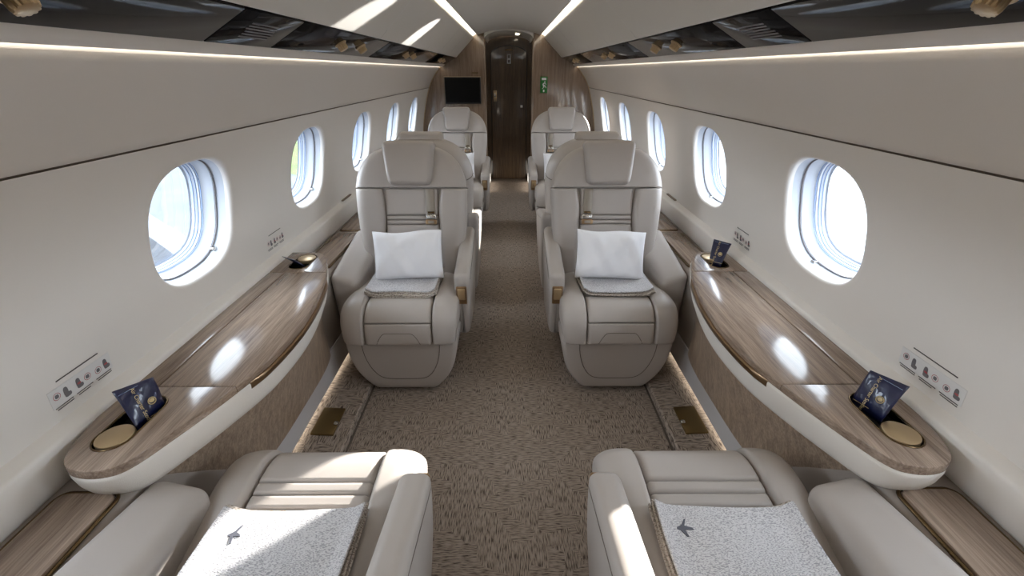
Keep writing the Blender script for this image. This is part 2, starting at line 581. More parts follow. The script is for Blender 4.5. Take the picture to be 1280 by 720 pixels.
# ---- floor: carpet aisle, carpeted side steps, vestibule
V, F = strip([(0.0, 0.0), (0.80, 0.0)], Y0, YD, 1)
V = [(-0.80, Y0 - .05, 0), (0.80, Y0 - .05, 0), (0.80, YD + .15, 0), (-0.80, YD + .15, 0)]
floor = tag(mk('floor', V, [(0, 1, 2, 3)], 'carpet', smooth=False), 'brown cross-hatched carpet along the aisle', 'floor', kind='structure')
for sg in (-1, 1):
    V, F = strip([(0.680, -0.005), (0.678, 0.034), (0.684, 0.041), (0.80, 0.044), (0.862, 0.050), (0.90, 0.052)], Y0, Y1, sg)
    sharp(mk('carpet_step', V, F, 'carpet', floor))
    V, F = strip([(0.670, 0.0008), (0.6795, 0.0008)], Y0, Y1, sg)  # flat dark strip painting the recess shadow at the foot of the step
    mk('step_shadow', V, F, 'seam', floor, smooth=False)

# ---- ceiling
prof_c = catmull([(0.352, 1.772, 0), (0.25, 1.803, 0), (0.12, 1.824, 0), (0, 1.83, 0)], 6)
pc = [(p[0], p[1]) for p in prof_c]
full = [(0.352, 1.79)] + pc + [(-x, z) for x, z in reversed(pc[:-1])] + [(-0.352, 1.79)]
V, F = strip(full, Y0, Y1 + 0.02, 1)
ceil_o = tag(mk('ceiling', V, F, 'ceiling'), 'pale curved centre ceiling over the aisle', 'ceiling', kind='structure')
for sg in (-1, 1):
    V, F = strip([(0.350, 1.786), (0.372, 1.782), (0.396, 1.768)], Y0, Y1 + 0.02, sg)
    mk('cove_light', V, F, 'led_cove', ceil_o, smooth=False)
    ys = [Y0, -0.5, 0.6, 1.5, 2.4, 3.05, 3.7, 4.35, 5.0, Y1 + 0.02]
    for a, b in zip(ys, ys[1:]):
        # overhead panel pieces, shallow curve, small gap at every transverse joint
        pr_ = [(0.606, 1.556), (0.598, 1.552), (0.590, 1.556), (0.54, 1.605), (0.47, 1.672), (0.405, 1.738), (0.393, 1.750), (0.392, 1.757), (0.400, 1.772)]
        g_ = 0.0012
        V, F = strip(pr_, a + g_, b - g_, sg)
        V2, F2 = strip([(x + .004, z + .003) for x, z in pr_], b - .02, b + .02, sg)
        mk('overhead_panel', *merge((V, F), (V2, F2)), 'overhead', ceil_o)
    # padded cream lip under the service units, with a hidden light line behind it
    lipp = [(0.722, 1.492), (0.726, 1.480), (0.736, 1.470), (0.752, 1.460), (0.760, 1.458), (0.766, 1.462), (0.768, 1.50)]
    V, F = strip(lipp, Y0, Y1 + 0.02, sg)
    mk('ceiling_lip', V, F, 'wall_upper', ceil_o)
    V, F = strip([(0.768, 1.466), (0.797, 1.470)], Y0, Y1 + 0.02, sg)
    mk('lip_light', V, F, 'led_lip', ceil_o, smooth=False)
    V, F = strip([(0.60, 1.60), (0.80, 1.56), (0.80, 1.47)], Y0, Y1 + 0.02, sg)
    mk('duct_cover', V, F, 'black', ceil_o, smooth=False)

# outer skin of the fuselage above and below the window belt
sk = [(0.936, 1.216), (1.06, 1.225), (1.03, 1.36), (0.93, 1.56), (0.74, 1.76), (0.48, 1.90), (0.0, 1.98)]
V, F = strip(sk + [(-x, z) for x, z in reversed(sk[:-1])], Y0 - .1, YD + .2, 1, 2)
mk('outer_skin', V, F, 'white', ceil_o)
sk = [(1.16, 0.78), (1.15, 0.40), (1.05, 0.05), (0.85, -0.15), (0.0, -0.25)]
V, F = strip(sk + [(-x, z) for x, z in reversed(sk[:-1])], Y0 - .1, YD + .2, 1, 2)
mk('outer_skin', V, F, 'white', floor)

# ---- overhead service units: glossy black panels with air nozzles
TX = Vector((-0.12, 0, 0.068)).normalized()
def psu_frame(sg, s, y, out=0.0):
    """matrix at distance s along the panel (0 = lower edge), z axis pointing out of the panel"""
    t = Vector((TX.x * sg, 0, TX.z)); nrm = Vector((-0.068 * sg, 0, -0.12)).normalized()
    p = Vector((0.722 * sg, y, 1.481)) + t * s + nrm * out
    b = nrm.cross(t)
    m = Matrix(((t.x, b.x, nrm.x, p.x), (t.y, b.y, nrm.y, p.y), (t.z, b.z, nrm.z, p.z), (0, 0, 0, 1)))
    return m
def gasper_mesh():
    parts = []
    n = 36
    V = []
    for rr, z in ((.024, 0), (.024, .003), (.021, .006), (.0185, .006)):
        V += [(rr * math.cos(2 * PI * k / n), rr * math.sin(2 * PI * k / n), z) for k in range(n)]
    parts.append((V, grid_faces(n, 4, True)))
    V = []
    for rr, z in ((1.0, .004), (1.0, .020), (.92, .025), (.7, .026)):
        for k in range(n):
            q = .0185 * rr * (1.0 if k % 3 else 0.86)
            V.append((q * math.cos(2 * PI * k / n), q * math.sin(2 * PI * k / n), z))
    parts.append((V, grid_faces(n, 4, True) + [tuple(range(3 * n, 4 * n))]))
    return merge(*parts)
gv, gf = gasper_mesh()
for sg in (-1, 1):
    unit = empty('service_unit', (0, 0, 0))
    tag(unit, 'long glossy black overhead strip with bronze nozzles on the %s side' % ('bulkhead monitor' if sg < 0 else 'green exit sign'), 'service panel')
    ys = [Y0 + 0.01, -0.60, 1.225, 1.56, 2.62, 4.35, Y1]
    panels = []
    for a, b in zip(ys, ys[1:]):
        L = b - a - 0.004
        V, F = rbox(0.136, L, 0.012, 0.002, 2, None, 1)
        p = mk('panel', V, F, 'psu', unit)
        p.matrix_local = psu_frame(sg, 0.068, (a + b) / 2, -0.006)
        panels.append((a, b, p))
    def panel_at(y):
        for a, b, p in panels:
            if a <= y <= b: return p, (a + b) / 2
    me = None
    for y in (-0.95, -0.8, 0.56, 0.72, 2.03, 2.30, 3.27, 3.52, 4.88, 5.1):
        p, yc = panel_at(y)
        if me is None:
            go_ = mk('air_nozzle', gv, gf, 'gold', p); sharp(go_); me = go_.data
        else:
            go_ = link('air_nozzle', me, p)
        go_.matrix_local = psu_frame(sg, 0.068, yc, -0.006).inverted() @ psu_frame(sg, 0.07, y)
    for y in (1.39,):
        p, yc = panel_at(y)
        sl = None
        for k in range(6):
            if sl is None:
                V, F = box(0, 0, 0, 0.005, 0.15, 0.0016)
                o = mk('grille_slot', V, F, 'icon_grey', p, smooth=False); sl = o.data
            else: o = link('grille_slot', sl, p)
            o.location = (-0.03 + 0.011 * k, (-.01 if k < 3 else 0), 0.0062)

# ---- bulkhead with doorway, vestibule, door
outl = [(1.045, 0.0), (1.06, 0.3), (1.05, 0.55)] + [(XW(z) + .006, z) for z in (0.69, .82, .97, 1.12, 1.24, 1.33, 1.41, 1.452)] + [(0.73, 1.49), (0.60, 1.57), (0.40, 1.76), (0.352, 1.80)]
def sheet(poly, y, th):
    n = len(poly)
    V = [(x, y, z) for x, z in poly] + [(x, y + th, z) for x, z in poly]
    return V, [tuple(range(n)), tuple(range(n, 2 * n))] + [(i, (i + 1) % n, n + (i + 1) % n, n + i) for i in range(n)]
DW = 0.272
for sg in (-1, 1):      # closes the duct space above the bulkhead's edge
    poly = [(sg * x, z) for x, z in [(0.352, 1.79), (0.40, 1.755), (0.60, 1.565), (0.73, 1.485), (0.785, 1.447), (0.822, 1.405), (0.925, 1.235), (1.06, 1.23), (1.03, 1.36), (0.93, 1.56), (0.74, 1.76), (0.48, 1.90), (0.0, 1.98), (0.0, 1.84), (0.2, 1.82)]]
    mk('end_closer', *sheet(poly, Y1 + .006, 0.03), 'black', ceil_o, smooth=False)
wf = None
for sg in (-1, 1):
    poly = [(sg * x, z) for x, z in outl] + [(sg * 0.272, 1.83), (sg * DW, 0.0)]
    V, F = sheet(poly, Y1, 0.04)
    if wf is None:
        wf = tag(mk('wall_front', V, F, 'wood_bulk', smooth=False), 'grey-brown veneered bulkhead around the doorway', 'wall', kind='structure')
    else:
        mk('bulkhead_panel', V, F, 'wood_bulk', wf, smooth=False)
    # vestibule side wall
    V, F = box(sg * (DW + .02), (Y1 + YD) / 2 + .02, 0.9, 0.04, YD - Y1 - .02, 1.8)
    mk('vestibule_wall', V, F, 'wood_door', wf, smooth=False)
    V, F = box(sg * (DW - 0.004), 6.15, 0.070, 0.012, 0.60, 0.10)
    mk('step_light', V, F, 'led_step', wf, smooth=False)
    # pale edge trim following the cabin section
    tp = [(sg * (x - .008), Y1 - 0.003, z) for x, z in outl[:-1]]
    tp = catmull(tp, 3)
    mk('edge_trim', *tube(tp, 0.006, 6), 'gold', wf)
    V, F = rbox(0.022, 0.012, 1.74, 0.004, 2, None, 2)
    o = mk('door_post', V, F, 'wood_bulk', wf); o.location = (sg * DW, Y1 - .004, 0.87)
arch = [(DW * math.cos(PI * k / 20), 1.735 + 0.085 * math.sin(PI * k / 20)) for k in range(21)]
poly = arch + [(-0.30, 1.84), (0.30, 1.84)]
mk('lintel', *sheet(poly, Y1, 0.04), 'ceiling', wf, smooth=False)
V = [(x, y, z) for y in (Y1 + .04, YD) for x, z in arch]
vc = mk('vestibule_ceiling', V, grid_faces(len(arch), 2), 'ceiling', ceil_o)
V, F = disc_prism(0.10, 6.15, 0.022, 0.022, 0, 0.006, 24)
o = mk('downlight', V, F, 'led_spot', ceil_o); o.location = (0, 0, 1.800)
V, F = box(0, YD + .03, 0.92, 0.60, 0.04, 1.84)
mk('end_panel', V, F, 'wood_door', wf, smooth=False)
# door leaf with arched head
da = [(0.232 * math.cos(PI * k / 20), 1.60 + 0.105 * math.sin(PI * k / 20)) for k in range(21)]
dpoly = da + [(-0.232, 0.015), (0.232, 0.015)]
door = mk('door_1', *sheet(dpoly, YD - 0.02, 0.03), 'wood_door', smooth=False)
tag(door, 'dark brown veneered door with arched head behind the vestibule', 'door', kind='structure')
mk('door_gap', *tube([(x, YD - .012, z) for x, z in dpoly], 0.007, 5, True), 'black', door)
V, F = rbox(0.045, 0.012, 0.14, 0.005, 3); o = mk('handle_plate', V, F, 'gold', door); o.location = (-0.185, YD - .027, 1.11)
V, F = rbox(0.02, 0.03, 0.05, 0.006, 3); o = mk('latch', V, F, 'chrome', door); o.location = (-0.185, YD - .04, 1.12)
V, F = box(0.0, YD - .0225, 1.555, 0.05, 0.003, 0.11); o = mk('notice', V, F, 'white', door, smooth=False)
for dz in (-.028, .026):
    V, F = box(0.0, YD - .0245, 1.555 + dz, 0.03, 0.002, 0.035); mk('pictogram', V, F, 'icon_grey', o, smooth=False)
V, F = box(0.0, YD - .0225, 1.66, 0.10, 0.003, 0.012); mk('nameplate', V, F, 'bronze_dark', door, smooth=False)
for k in range(9):
    V, F = box(0.04, YD - .024, 0.40 + 0.025 * k, 0.22, 0.008, 0.006)
    mk('louvre', V, F, 'wood_door', door, smooth=False)
V, F = box(0.17, YD - .03, 0.98, 0.03, 0.018, 0.03); mk('lock', V, F, 'chrome', door, smooth=False)
# rear end wall behind the camera
V, F = sheet([(1.06, 0), (1.06, .6), (.95, 1.3), (.6, 1.7), (0, 1.86), (-.6, 1.7), (-.95, 1.3), (-1.06, .6), (-1.06, 0)], Y0 - .04, .04)
tag(mk('wall_back', V, F, 'wood_bulk', smooth=False), 'veneered rear bulkhead closing the cabin', 'wall', kind='structure')

# ---- ground outside
def ground(name, x0, x1, y0, y1, z, mat, label, cat):
    V = [(x0, y0, z), (x1, y0, z), (x1, y1, z), (x0, y1, z)]
    return tag(mk(name, V, [(0, 1, 2, 3)], mat, smooth=False), label, cat, kind='structure')
ap = ground('apron', -200, 200, -200, 200, -1.90, 'apron', 'pale concrete apron outside the windows', 'ground')
def slab(name, a, b, c, d, z, mat):
    """strip of ground a..b metres out along a diagonal normal, c..d along the strip"""
    nx, ny, dx, dy = .652, .758, -.758, .652
    V = [(nx * p + dx * q, ny * p + dy * q, z) for p, q in ((a, c), (b, c), (b, d), (a, d))]
    return mk(name, V, [(0, 1, 2, 3)], mat, ap, smooth=False)
slab('asphalt_lane', -40, 2.1, 2.2, 60, -1.895, 'asphalt')
slab('painted_line', 2.1, 2.62, 2.2, 60, -1.893, 'line_paint')
mk('grass_verge', [(-3, 12.3, -1.893), (-3, 200, -1.893), (-80, 200, -1.893), (-80, 78.6, -1.893)], [(0, 1, 2, 3)], 'grass', ap, smooth=False)
mk('glare_apron', [(3, -60, -1.894), (90, -60, -1.894), (90, 90, -1.894), (3, 90, -1.894)], [(0, 1, 2, 3)], 'concrete', ap, smooth=False)  # apron area coloured lighter to imitate sun glare on this side
mk('bay_joint', [(5.2, 6.6, -1.892), (5.5, 6.5, -1.892), (10.5, 15.6, -1.892), (10.2, 15.7, -1.892)], [(0, 1, 2, 3)], 'apron', ap, smooth=False)

# ------------------------------------------------------------------ seats
class Seat:
    pass
def arc_path(pts, n=8):
    c = catmull([(a, b, 0) for a, b in pts], n)
    L = [0]
    for a, b in zip(c, c[1:]): L.append(L[-1] + (b - a).length)
    return c, L
CP, CL = arc_path([(0.16, .412), (0.0, .420), (-.14, .432), (-.235, .440), (-.292, .434), (-.328, .408), (-.345, .366), (-.350, .325), (-.349, .300)])
def cpos(v):
    for i in range(len(CL) - 1):
        if v <= CL[i + 1] or i == len(CL) - 2:
            t = (v - CL[i]) / (CL[i + 1] - CL[i])
            p = CP[i].lerp(CP[i + 1], t); d = (CP[i + 1] - CP[i]).normalized()
            return p, Vector((d.y, -d.x, 0)) * 1.0 if False else Vector((-d.y, d.x, 0)) * -1.0
def cushion_F(u, v, h):
    p, nn = cpos(v)
    return (u, p.x + nn.x * h, p.y + nn.y * h)
def v_at_y(y):
    for i in range(len(CP)):
        if CP[i].x <= y: return CL[i]
    return CL[-1]
def v_at_z(z):
    for i in range(len(CP)):
        if CP[i].x < -.33 and CP[i].y <= z: return CL[i]
    return CL[-1]
TILT = R(14)
BO = (0.105, 0.415)
def back_F(u, v, h):
    hh = h + 0.10 * u * u            # gentle wrap: sides come forward
    return (u, BO[0] + v * math.sin(TILT) - hh * math.cos(TILT), BO[1] + v * math.cos(TILT) + hh * math.sin(TILT))
BW = smooth_fn([(0, .235), (.12, .258), (.25, .276), (.38, .286), (.48, .286), (.545, .272), (.592, .250), (.628, .220), (.655, .182), (.670, .150), (.680, .11)])
def build_seat(flip, tilt=14):
    global TILT
    TILT = R(tilt)
    """flip=1: inboard side at +x; -1: at -x. Seat faces -y, origin on the floor."""
    root = empty('cabin_seat')
    def add(name, vf, mat, parent=root):
        v, f = vf
        v = [(flip * p[0], p[1], p[2]) for p in v]
        return mk(name, v, f, mat, parent)
    # base / leg rest
    def bd(x, y, z):
        t = max(0, min(1, (0.135 - z) / 0.27))
        y2 = y + (0.020 * t ** 2.2 if y < 0 else -0.05 * t)
        return (x * (1 - 0.10 * t - 0.37 * t ** 3.2), y2 - 0.055, 0.30 - (0.135 - z) * 1.04)
    base = add('base', rbox(0.516, 0.585, 0.27, 0.022, 5, bd, 12), 'leather')
    fy = lambda z: -0.3485 + 0.020 * max(0, (0.30 - z) / 0.27) ** 2.2
    pts = []
    for k in range(41):
        t = k / 40; a = -1 + 2 * t
        x = 0.178 * math.copysign(1 - (1 - abs(a)) ** 2.6, a)
        z = 0.088 + 0.205 * abs(a) ** 4.0
        x *= (1 - 0.30 * ((0.293 - z) / 0.205) ** 2)
        pts.append((x, fy(z) - 0.0005, z))
    add('seam', tube(pts, 0.0014, 5), 'seam', base)
    # pan under the cushion
    add('seat_pan', rbox(0.49, 0.50, 0.125, 0.03, 4, lambda x, y, z: (x, y - .09, z + .356), 6), 'leather')
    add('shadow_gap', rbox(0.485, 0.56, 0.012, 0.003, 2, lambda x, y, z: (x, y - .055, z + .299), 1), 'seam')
    vb = v_at_z(.302); vs = v_at_z(.398); y1, y2, y3 = v_at_y(-.205), v_at_y(-.168), v_at_y(-.136)
    cl = lambda v: -0.150; cr = lambda v: 0.150
    cus = add('seat_cushion', pad(cushion_F, cl, cr, 0.0, y3, .030, .007, .007, .01, .005, 18, 16), 'leather')
    add('cushion_rib', pad(cushion_F, cl, cr, y3, y2, .030, .007, .007, .006, .006, 18, 8), 'leather', cus)
    add('cushion_rib', pad(cushion_F, cl, cr, y2, y1, .030, .007, .007, .006, .006, 18, 8), 'leather', cus)
    add('cushion_front', pad(cushion_F, cl, cr, y1, vs, .030, .006, .006, .006, .002, 18, 22), 'leather', cus)
    low = add('cushion_front', pad(cushion_F, cl, cr, vs, vb, .0295, .006, .006, .002, .006, 18, 14), 'leather', cus)
    # arched stitch line on the lower front
    pts = []
    for k in range(25):
        t = -1 + 2 * k / 24
        x = 0.098 * t; v = vs + (vb - vs) * (0.42 + 0.50 * max(0, (abs(t) - .62) / .38) ** 1.6)
        pts.append(cushion_F(x, v, .0296))
    add('seam', tube(pts, 0.0012, 5), 'seam', low)
    ow = smooth_fn([(0, .232), (.2, .246), (.36, .262), (.5, .262), (.60, .252), (.64, .248)])
    for sd in (-1, 1):
        if sd > 0: a, b, rl, rr_ = (lambda v: .1515), (lambda v: ow(v)), .012, .075
        else: a, b, rl, rr_ = (lambda v: -ow(v)), (lambda v: -.1515), .075, .012
        add('side_bolster', pad(cushion_F, a, b, 0.0, vb, lambda v: interp([(0, .050), (.34, .048), (.46, .040), (.54, .032), (.7, .031)], v), rl, rr_, .01, .006, 22, 44, .075), 'leather')
    # backrest shell
    V = []; nsec = 36; rows = []
    vs_ = [-.02, 0, .06, .12, .2, .28, .36, .42, .48, .52, .55, .58, .605, .63, .65, .664, .674, .680]
    for v in vs_:
        w = BW(max(v, 0)); dep = 0.135 * min(1, (0.703 - v) / 0.12) ** 0.5
        for k in range(nsec):
            a = 2 * PI * k / nsec
            c, s = math.cos(a), math.sin(a)
            u = w * math.copysign(abs(c) ** 0.55, c)
            h = (-dep * abs(s) ** 0.75 if s < 0 else 0.004 * abs(s))
            V.append(back_F(u, v, h))
    F = grid_faces(nsec, len(vs_), True) + [tuple(range(nsec)), tuple(range((len(vs_) - 1) * nsec, len(vs_) * nsec))]
    shell = add('back_shell', (V, F), 'leather')
    # a horizontal seam runs round the shell
    pts = []
    for k in range(nsec):
        a = 2 * PI * k / nsec; c, s = math.cos(a), math.sin(a)
        pts.append(back_F((BW(.472) + .0006) * math.copysign(abs(c) ** 0.55, c), .472, (-.1355 * abs(s) ** .75 if s < 0 else 0)))
    add('seam', tube(pts, 0.0016, 5, True), 'seam', shell)
    # front pads
    up = add('shoulder_pad', pad(back_F, lambda v: -BW(v) + .004, lambda v: BW(v) - .004, .4735, .6785, .040, .05, .05, .003, .03, 26, 26, .01), 'leather')
    br = add('backrest', pad(back_F, lambda v: -.134, lambda v: .134, .335, .470, .028, .006, .006, .006, .003, 18, 14), 'leather')
    add('back_rib', pad(back_F, lambda v: -.134, lambda v: .134, .312, .335, .028, .006, .006, .005, .005, 18, 8), 'leather', br)
    add('back_rib', pad(back_F, lambda v: -.134, lambda v: .134, .289, .312, .028, .006, .006, .005, .005, 18, 8), 'leather', br)
    add('lumbar_pad', pad(back_F, lambda v: -.134, lambda v: .134, .02, .289, .028, .006, .006, .008, .005, 18, 14), 'leather', br)
    inner = smooth_fn([(0, .142), (.2, .140), (.33, .134), (.40, .136), (.47, .150)])
    for sd in (-1, 1):
        if sd > 0: a, b, rl, rr_ = (lambda v: inner(v) + .002), (lambda v: BW(v) - .003), .02, .055
        else: a, b, rl, rr_ = (lambda v: -BW(v) + .003), (lambda v: -inner(v) - .002), .055, .02
        add('back_bolster', pad(back_F, a, b, .0, .470, .042, rl, rr_, .02, .003, 20, 26, .012), 'leather')
    hw = lambda v: interp([(.486, .082), (.489, .092), (.495, .101), (.503, .107), (.515, .111), (.54, .115), (.66, .129), (.682, .128), (.692, .123), (.698, .116), (.702, .104)], v)
    head = add('headrest', pad(lambda u, v, h: back_F(u, v, h + .042), lambda v: -hw(v), lambda v: hw(v), .486, .702, .042, .022, .022, .022, .022, 30, 34, .050, True), 'leather')
    pts = [back_F(-hw(v) + .0015, v, .036) for v in [.49 + .008 * k for k in range(31)]]
    # arms
    def arm_in(x, y, z):
        t = min(1, max(0, (y + .235) / .47))               # 0 front .. 1 rear
        zt = 0.555 + 0.095 * t
        zb = 0.17 - 0.02 * t + 0.02 * (1 - t) ** 3
        q = min(1, max(0, (z + .21) / .42))
        xo = x - (0.018 * (1 - q) ** 1.5 if x > 0 else 0)
        yy = y - 0.025 * (1 - t) * (1 - abs(2 * q - 1)) + (0.075 * (1 - q) ** 1.6) * (1 - t)
        return (xo + .274, yy + .065, zb + (zt - zb) * q)
    arm = add('armrest', rbox(0.076, 0.47, 0.42, 0.026, 5, arm_in, 8), 'leather')
    add('arm_seam', tube([(.3125, -.150 + .43 * k / 16 + .004 * (k == 0), .545 - .022 + .1 * k / 16) for k in range(17)], .0009, 5), 'leather_dark', arm)
    sw = add('switch_plate', rbox(0.050, 0.012, 0.094, 0.006, 4, lambda x, y, z: (x + .274, y - .198 + (-.10) * abs(z) * 0 + .06 * (0.04 - z), z + .462), 2), 'bronze', arm)
    add('switch_button', rbox(0.036, 0.010, 0.060, 0.005, 4, lambda x, y, z: (x + .274, y - .204 + .06 * (0.04 - z), z + .470), 2), 'gold', sw)
    def arm_out(x, y, z):
        t = min(1, max(0, (y + .24) / .48))
        zt = 0.530 + 0.085 * t - 0.02 * (x / .06)
        zb = 0.20
        q = min(1, max(0, (z + .18) / .36))
        xx = x * (1.0 + 0.35 * t) + (0.022 * t)
        return (xx - .288, y + .075 + .05 * (1 - q) ** 2 * (1 - t), zb + (zt - zb) * q)
    add('armrest', rbox(0.122, 0.48, 0.36, 0.03, 5, arm_out, 8), 'leather')
    # shoulder belt with buckle, on the inboard side
    V = []
    for k in range(13):
        v = .468 - .130 * k / 12
        for du in (-.0225, .0225):
            for dh in (.0325, .035):
                V.append(back_F(.094 + du + .006 * k / 12, v, dh + .004 * math.sin(PI * k / 12)))
    F = []
    for k in range(12):
        o = k * 4
        F += [(o, o + 1, o + 5, o + 4), (o + 2, o + 6, o + 7, o + 3), (o + 1, o + 3, o + 7, o + 5), (o, o + 4, o + 6, o + 2)]
    F += [(0, 2, 3, 1), (48, 49, 51, 50)]
    belt = add('seat_belt', (V, F), 'belt')
    def bk(cu, cv, ch, su, sv, sh, name, mat, par):
        return add(name, rbox(su, sv, sh, min(su, sv, sh) * .3, 3, lambda x, y, z: back_F(cu + x, cv + y, ch + z), 2), mat, par)
    b1 = bk(.100, .330, .042, .050, .020, .012, 'buckle', 'chrome', belt)
    bk(.100, .302, .042, .058, .026, .014, 'buckle', 'bronze', belt)
    bk(.100, .302, .051, .030, .014, .004, 'buckle_button', 'belt', b1)
    bk(.100, .350, .040, .034, .010, .008, 'strap_loop', 'bronze_dark', belt)
    return root

SX = 0.500
proto = {(1, 14): build_seat(1), (-1, 14): build_seat(-1), (1, 33): build_seat(1, 33), (-1, 33): build_seat(-1, 33)}
used = set()
SIDE = {-1: 'bulkhead monitor', 1: 'green exit sign'}
rows = [(1, 0.630, True), (2, 2.120, False), (3, 2.925, True), (4, 4.40, False)]
texts = {
    (1, -1): 'cream leather seat with sunlit blanket, blue sachet table beside it',
    (1, 1): 'cream leather seat holding a blanket with bird mark',
    (2, -1): 'beige leather seat with pillow and blanket, facing the sunlit blanket seat',
    (2, 1): 'beige leather seat with pillow and blanket, facing the bird-mark blanket seat',
    (3, -1): 'beige leather seat back to back behind the pillow seat, monitor side',
    (3, 1): 'beige leather seat back to back behind the pillow seat, exit-sign side',
    (4, -1): 'beige leather seat in front of the bulkhead monitor',
    (4, 1): 'beige leather seat in front of the bulkhead under the exit sign'}
for rno, y, away in rows:
    for sg in (-1, 1):
        inboard = -sg
        flip = inboard if not away else -inboard
        key = (flip, 33 if rno == 1 else 14)
        o = proto[key] if key not in used else copy_tree(proto[key])
        used.add(key)
        o.location = (sg * SX, y, 0)
        o.rotation_euler = (0, 0, PI if away else 0)
        tag(o, texts[(rno, sg)], 'seat', 'leather cabin seats in facing pairs')

# ------------------------------------------------------------------ pillows and blankets
def pillow_mesh(w, h, t, seed):
    rnd = random.Random(seed)
    n = 24; V = []
    ph = [rnd.uniform(0, 6.28) for _ in range(8)]
    for side in (1, -1):
        for j in range(n + 1):
            for i in range(n + 1):
                a = -1 + 2 * i / n; b = -1 + 2 * j / n
                e = (1 - abs(a) ** 3.2) * (1 - abs(b) ** 3.2)
                x = a * w / 2 * (1 - 0.035 * (1 - b * b)); z = b * h / 2 * (1 - 0.05 * (1 - a * a))
                d = t / 2 * max(0, e) ** 0.55
                d += 0.0035 * (math.sin(7 * a + 3 * b + ph[0]) + math.sin(5 * b - 6 * a + ph[1]) + .7 * math.sin(13 * a + ph[2] + 5 * b)) * min(1, e * 2)
                V.append((x, side * -(d + .002), z + .004 * math.sin(4 * a + ph[3]) * max(0, b)))
    m = (n + 1) ** 2
    F = grid_faces(n + 1, n + 1)
    F += [tuple(i + m for i in f) for f in F]
    def bi(i, j): return j * (n + 1) + i
    edge = [bi(i, 0) for i in range(n)] + [bi(n, j) for j in range(n)] + [bi(n - i, n) for i in range(n)] + [bi(0, n - j) for j in range(n)]
    for a, b in zip(edge, edge[1:] + edge[:1]):
        F.append((a, b, b + m, a + m))
    return V, F
pl_lab = {(2, -1): 'white pillow leaning on the seat that faces the sunlit blanket', (2, 1): 'white pillow leaning on the seat that faces the bird-mark blanket',
          (4, -1): 'white pillow on the seat below the bulkhead monitor', (4, 1): 'white pillow on the seat below the exit sign'}
for rno, y in ((2, 2.120), (4, 4.40)):
    for sg in (-1, 1):
        V, F = pillow_mesh(0.335, 0.236, 0.105, rno * 3 + sg)
        p = mk('pillow', V, F, 'linen')
        p.location = (sg * 0.490, y - 0.058, 0.496 + 0.116)
        p.rotation_euler = (R(-19), R(2.5 * sg if rno == 2 else -2), 0)
        tag(p, pl_lab[(rno, sg)], 'pillow', 'white pillows on the facing seats')

def blanket(name, w, d, layers, th, mat, edge, seed, mark=False, sink=0.0):
    root = empty(name)
    rnd = random.Random(seed)
    for k in range(layers):
        ox, oy = rnd.uniform(-.006, .006), rnd.uniform(-.008, .008)
        ph = rnd.uniform(0, 6)
        top = k == layers - 1
        def df(x, y, z):
            zz = z + th * (k + .5) + 0.0025 * math.sin(14 * x + ph) * (k / layers) + .002 * math.sin(17 * y + ph)
            # follows the seat: bolsters lift the two side edges a little
            q = min(1, max(0, (abs(x) - .125) / .04)); zz += 0.019 * q * q * (3 - 2 * q)
            return (x + ox + .004 * math.sin(12 * y + ph), y + oy + .004 * math.sin(11 * x + ph), zz)
        V, F = rbox(w - .004 * k, d - .006 * k, th * 1.04, th * .5, 3, df, 14)
        mk('fold', V, F, mat if top else edge, root)
    return root
# under the pillows
for sg in (-1, 1):
    b = blanket('folded_blanket', 0.335, 0.27, 4, 0.0075, 'blanket', 'blanket_edge', 5 + sg)
    b.location = (sg * 0.503, 2.020, 0.469)
    tag(b, 'folded grey blanket under the pillow, opposite the %s blanket' % ('sunlit' if sg < 0 else 'bird-mark'), 'blanket', 'folded grey blankets')
for sg in (-1, 1):
    b = blanket('folded_blanket', 0.335, 0.36, 4, 0.0085, 'blanket', 'blanket_edge', 11 + sg)
    b.location = (sg * 0.495, 0.565, 0.470)
    tag(b, 'folded grey blanket lying partly in sunlight on a cream seat' if sg < 0 else 'folded grey woven blanket with dark bird mark on seat', 'blanket', 'folded grey blankets')
    # small bird mark woven near the fold
    cx, cy = (-0.118, 0.105) if sg < 0 else (-0.125, 0.115)
    zz = 4 * .0085 + .0022
    bird = [(0, 0), (.012, .006), (.022, .020), (.026, .021), (.018, .004), (.034, -.002), (.036, -.006), (.016, -.006), (.020, -.022), (.016, -.022), (.006, -.007), (-.006, -.005)]
    V, F = prism([(cx + (x if sg > 0 else x * .7) , cy + y) for x, y in bird], zz - .004, zz, .0003)
    mk('bird_mark', V, F, 'mark', b, smooth=False)

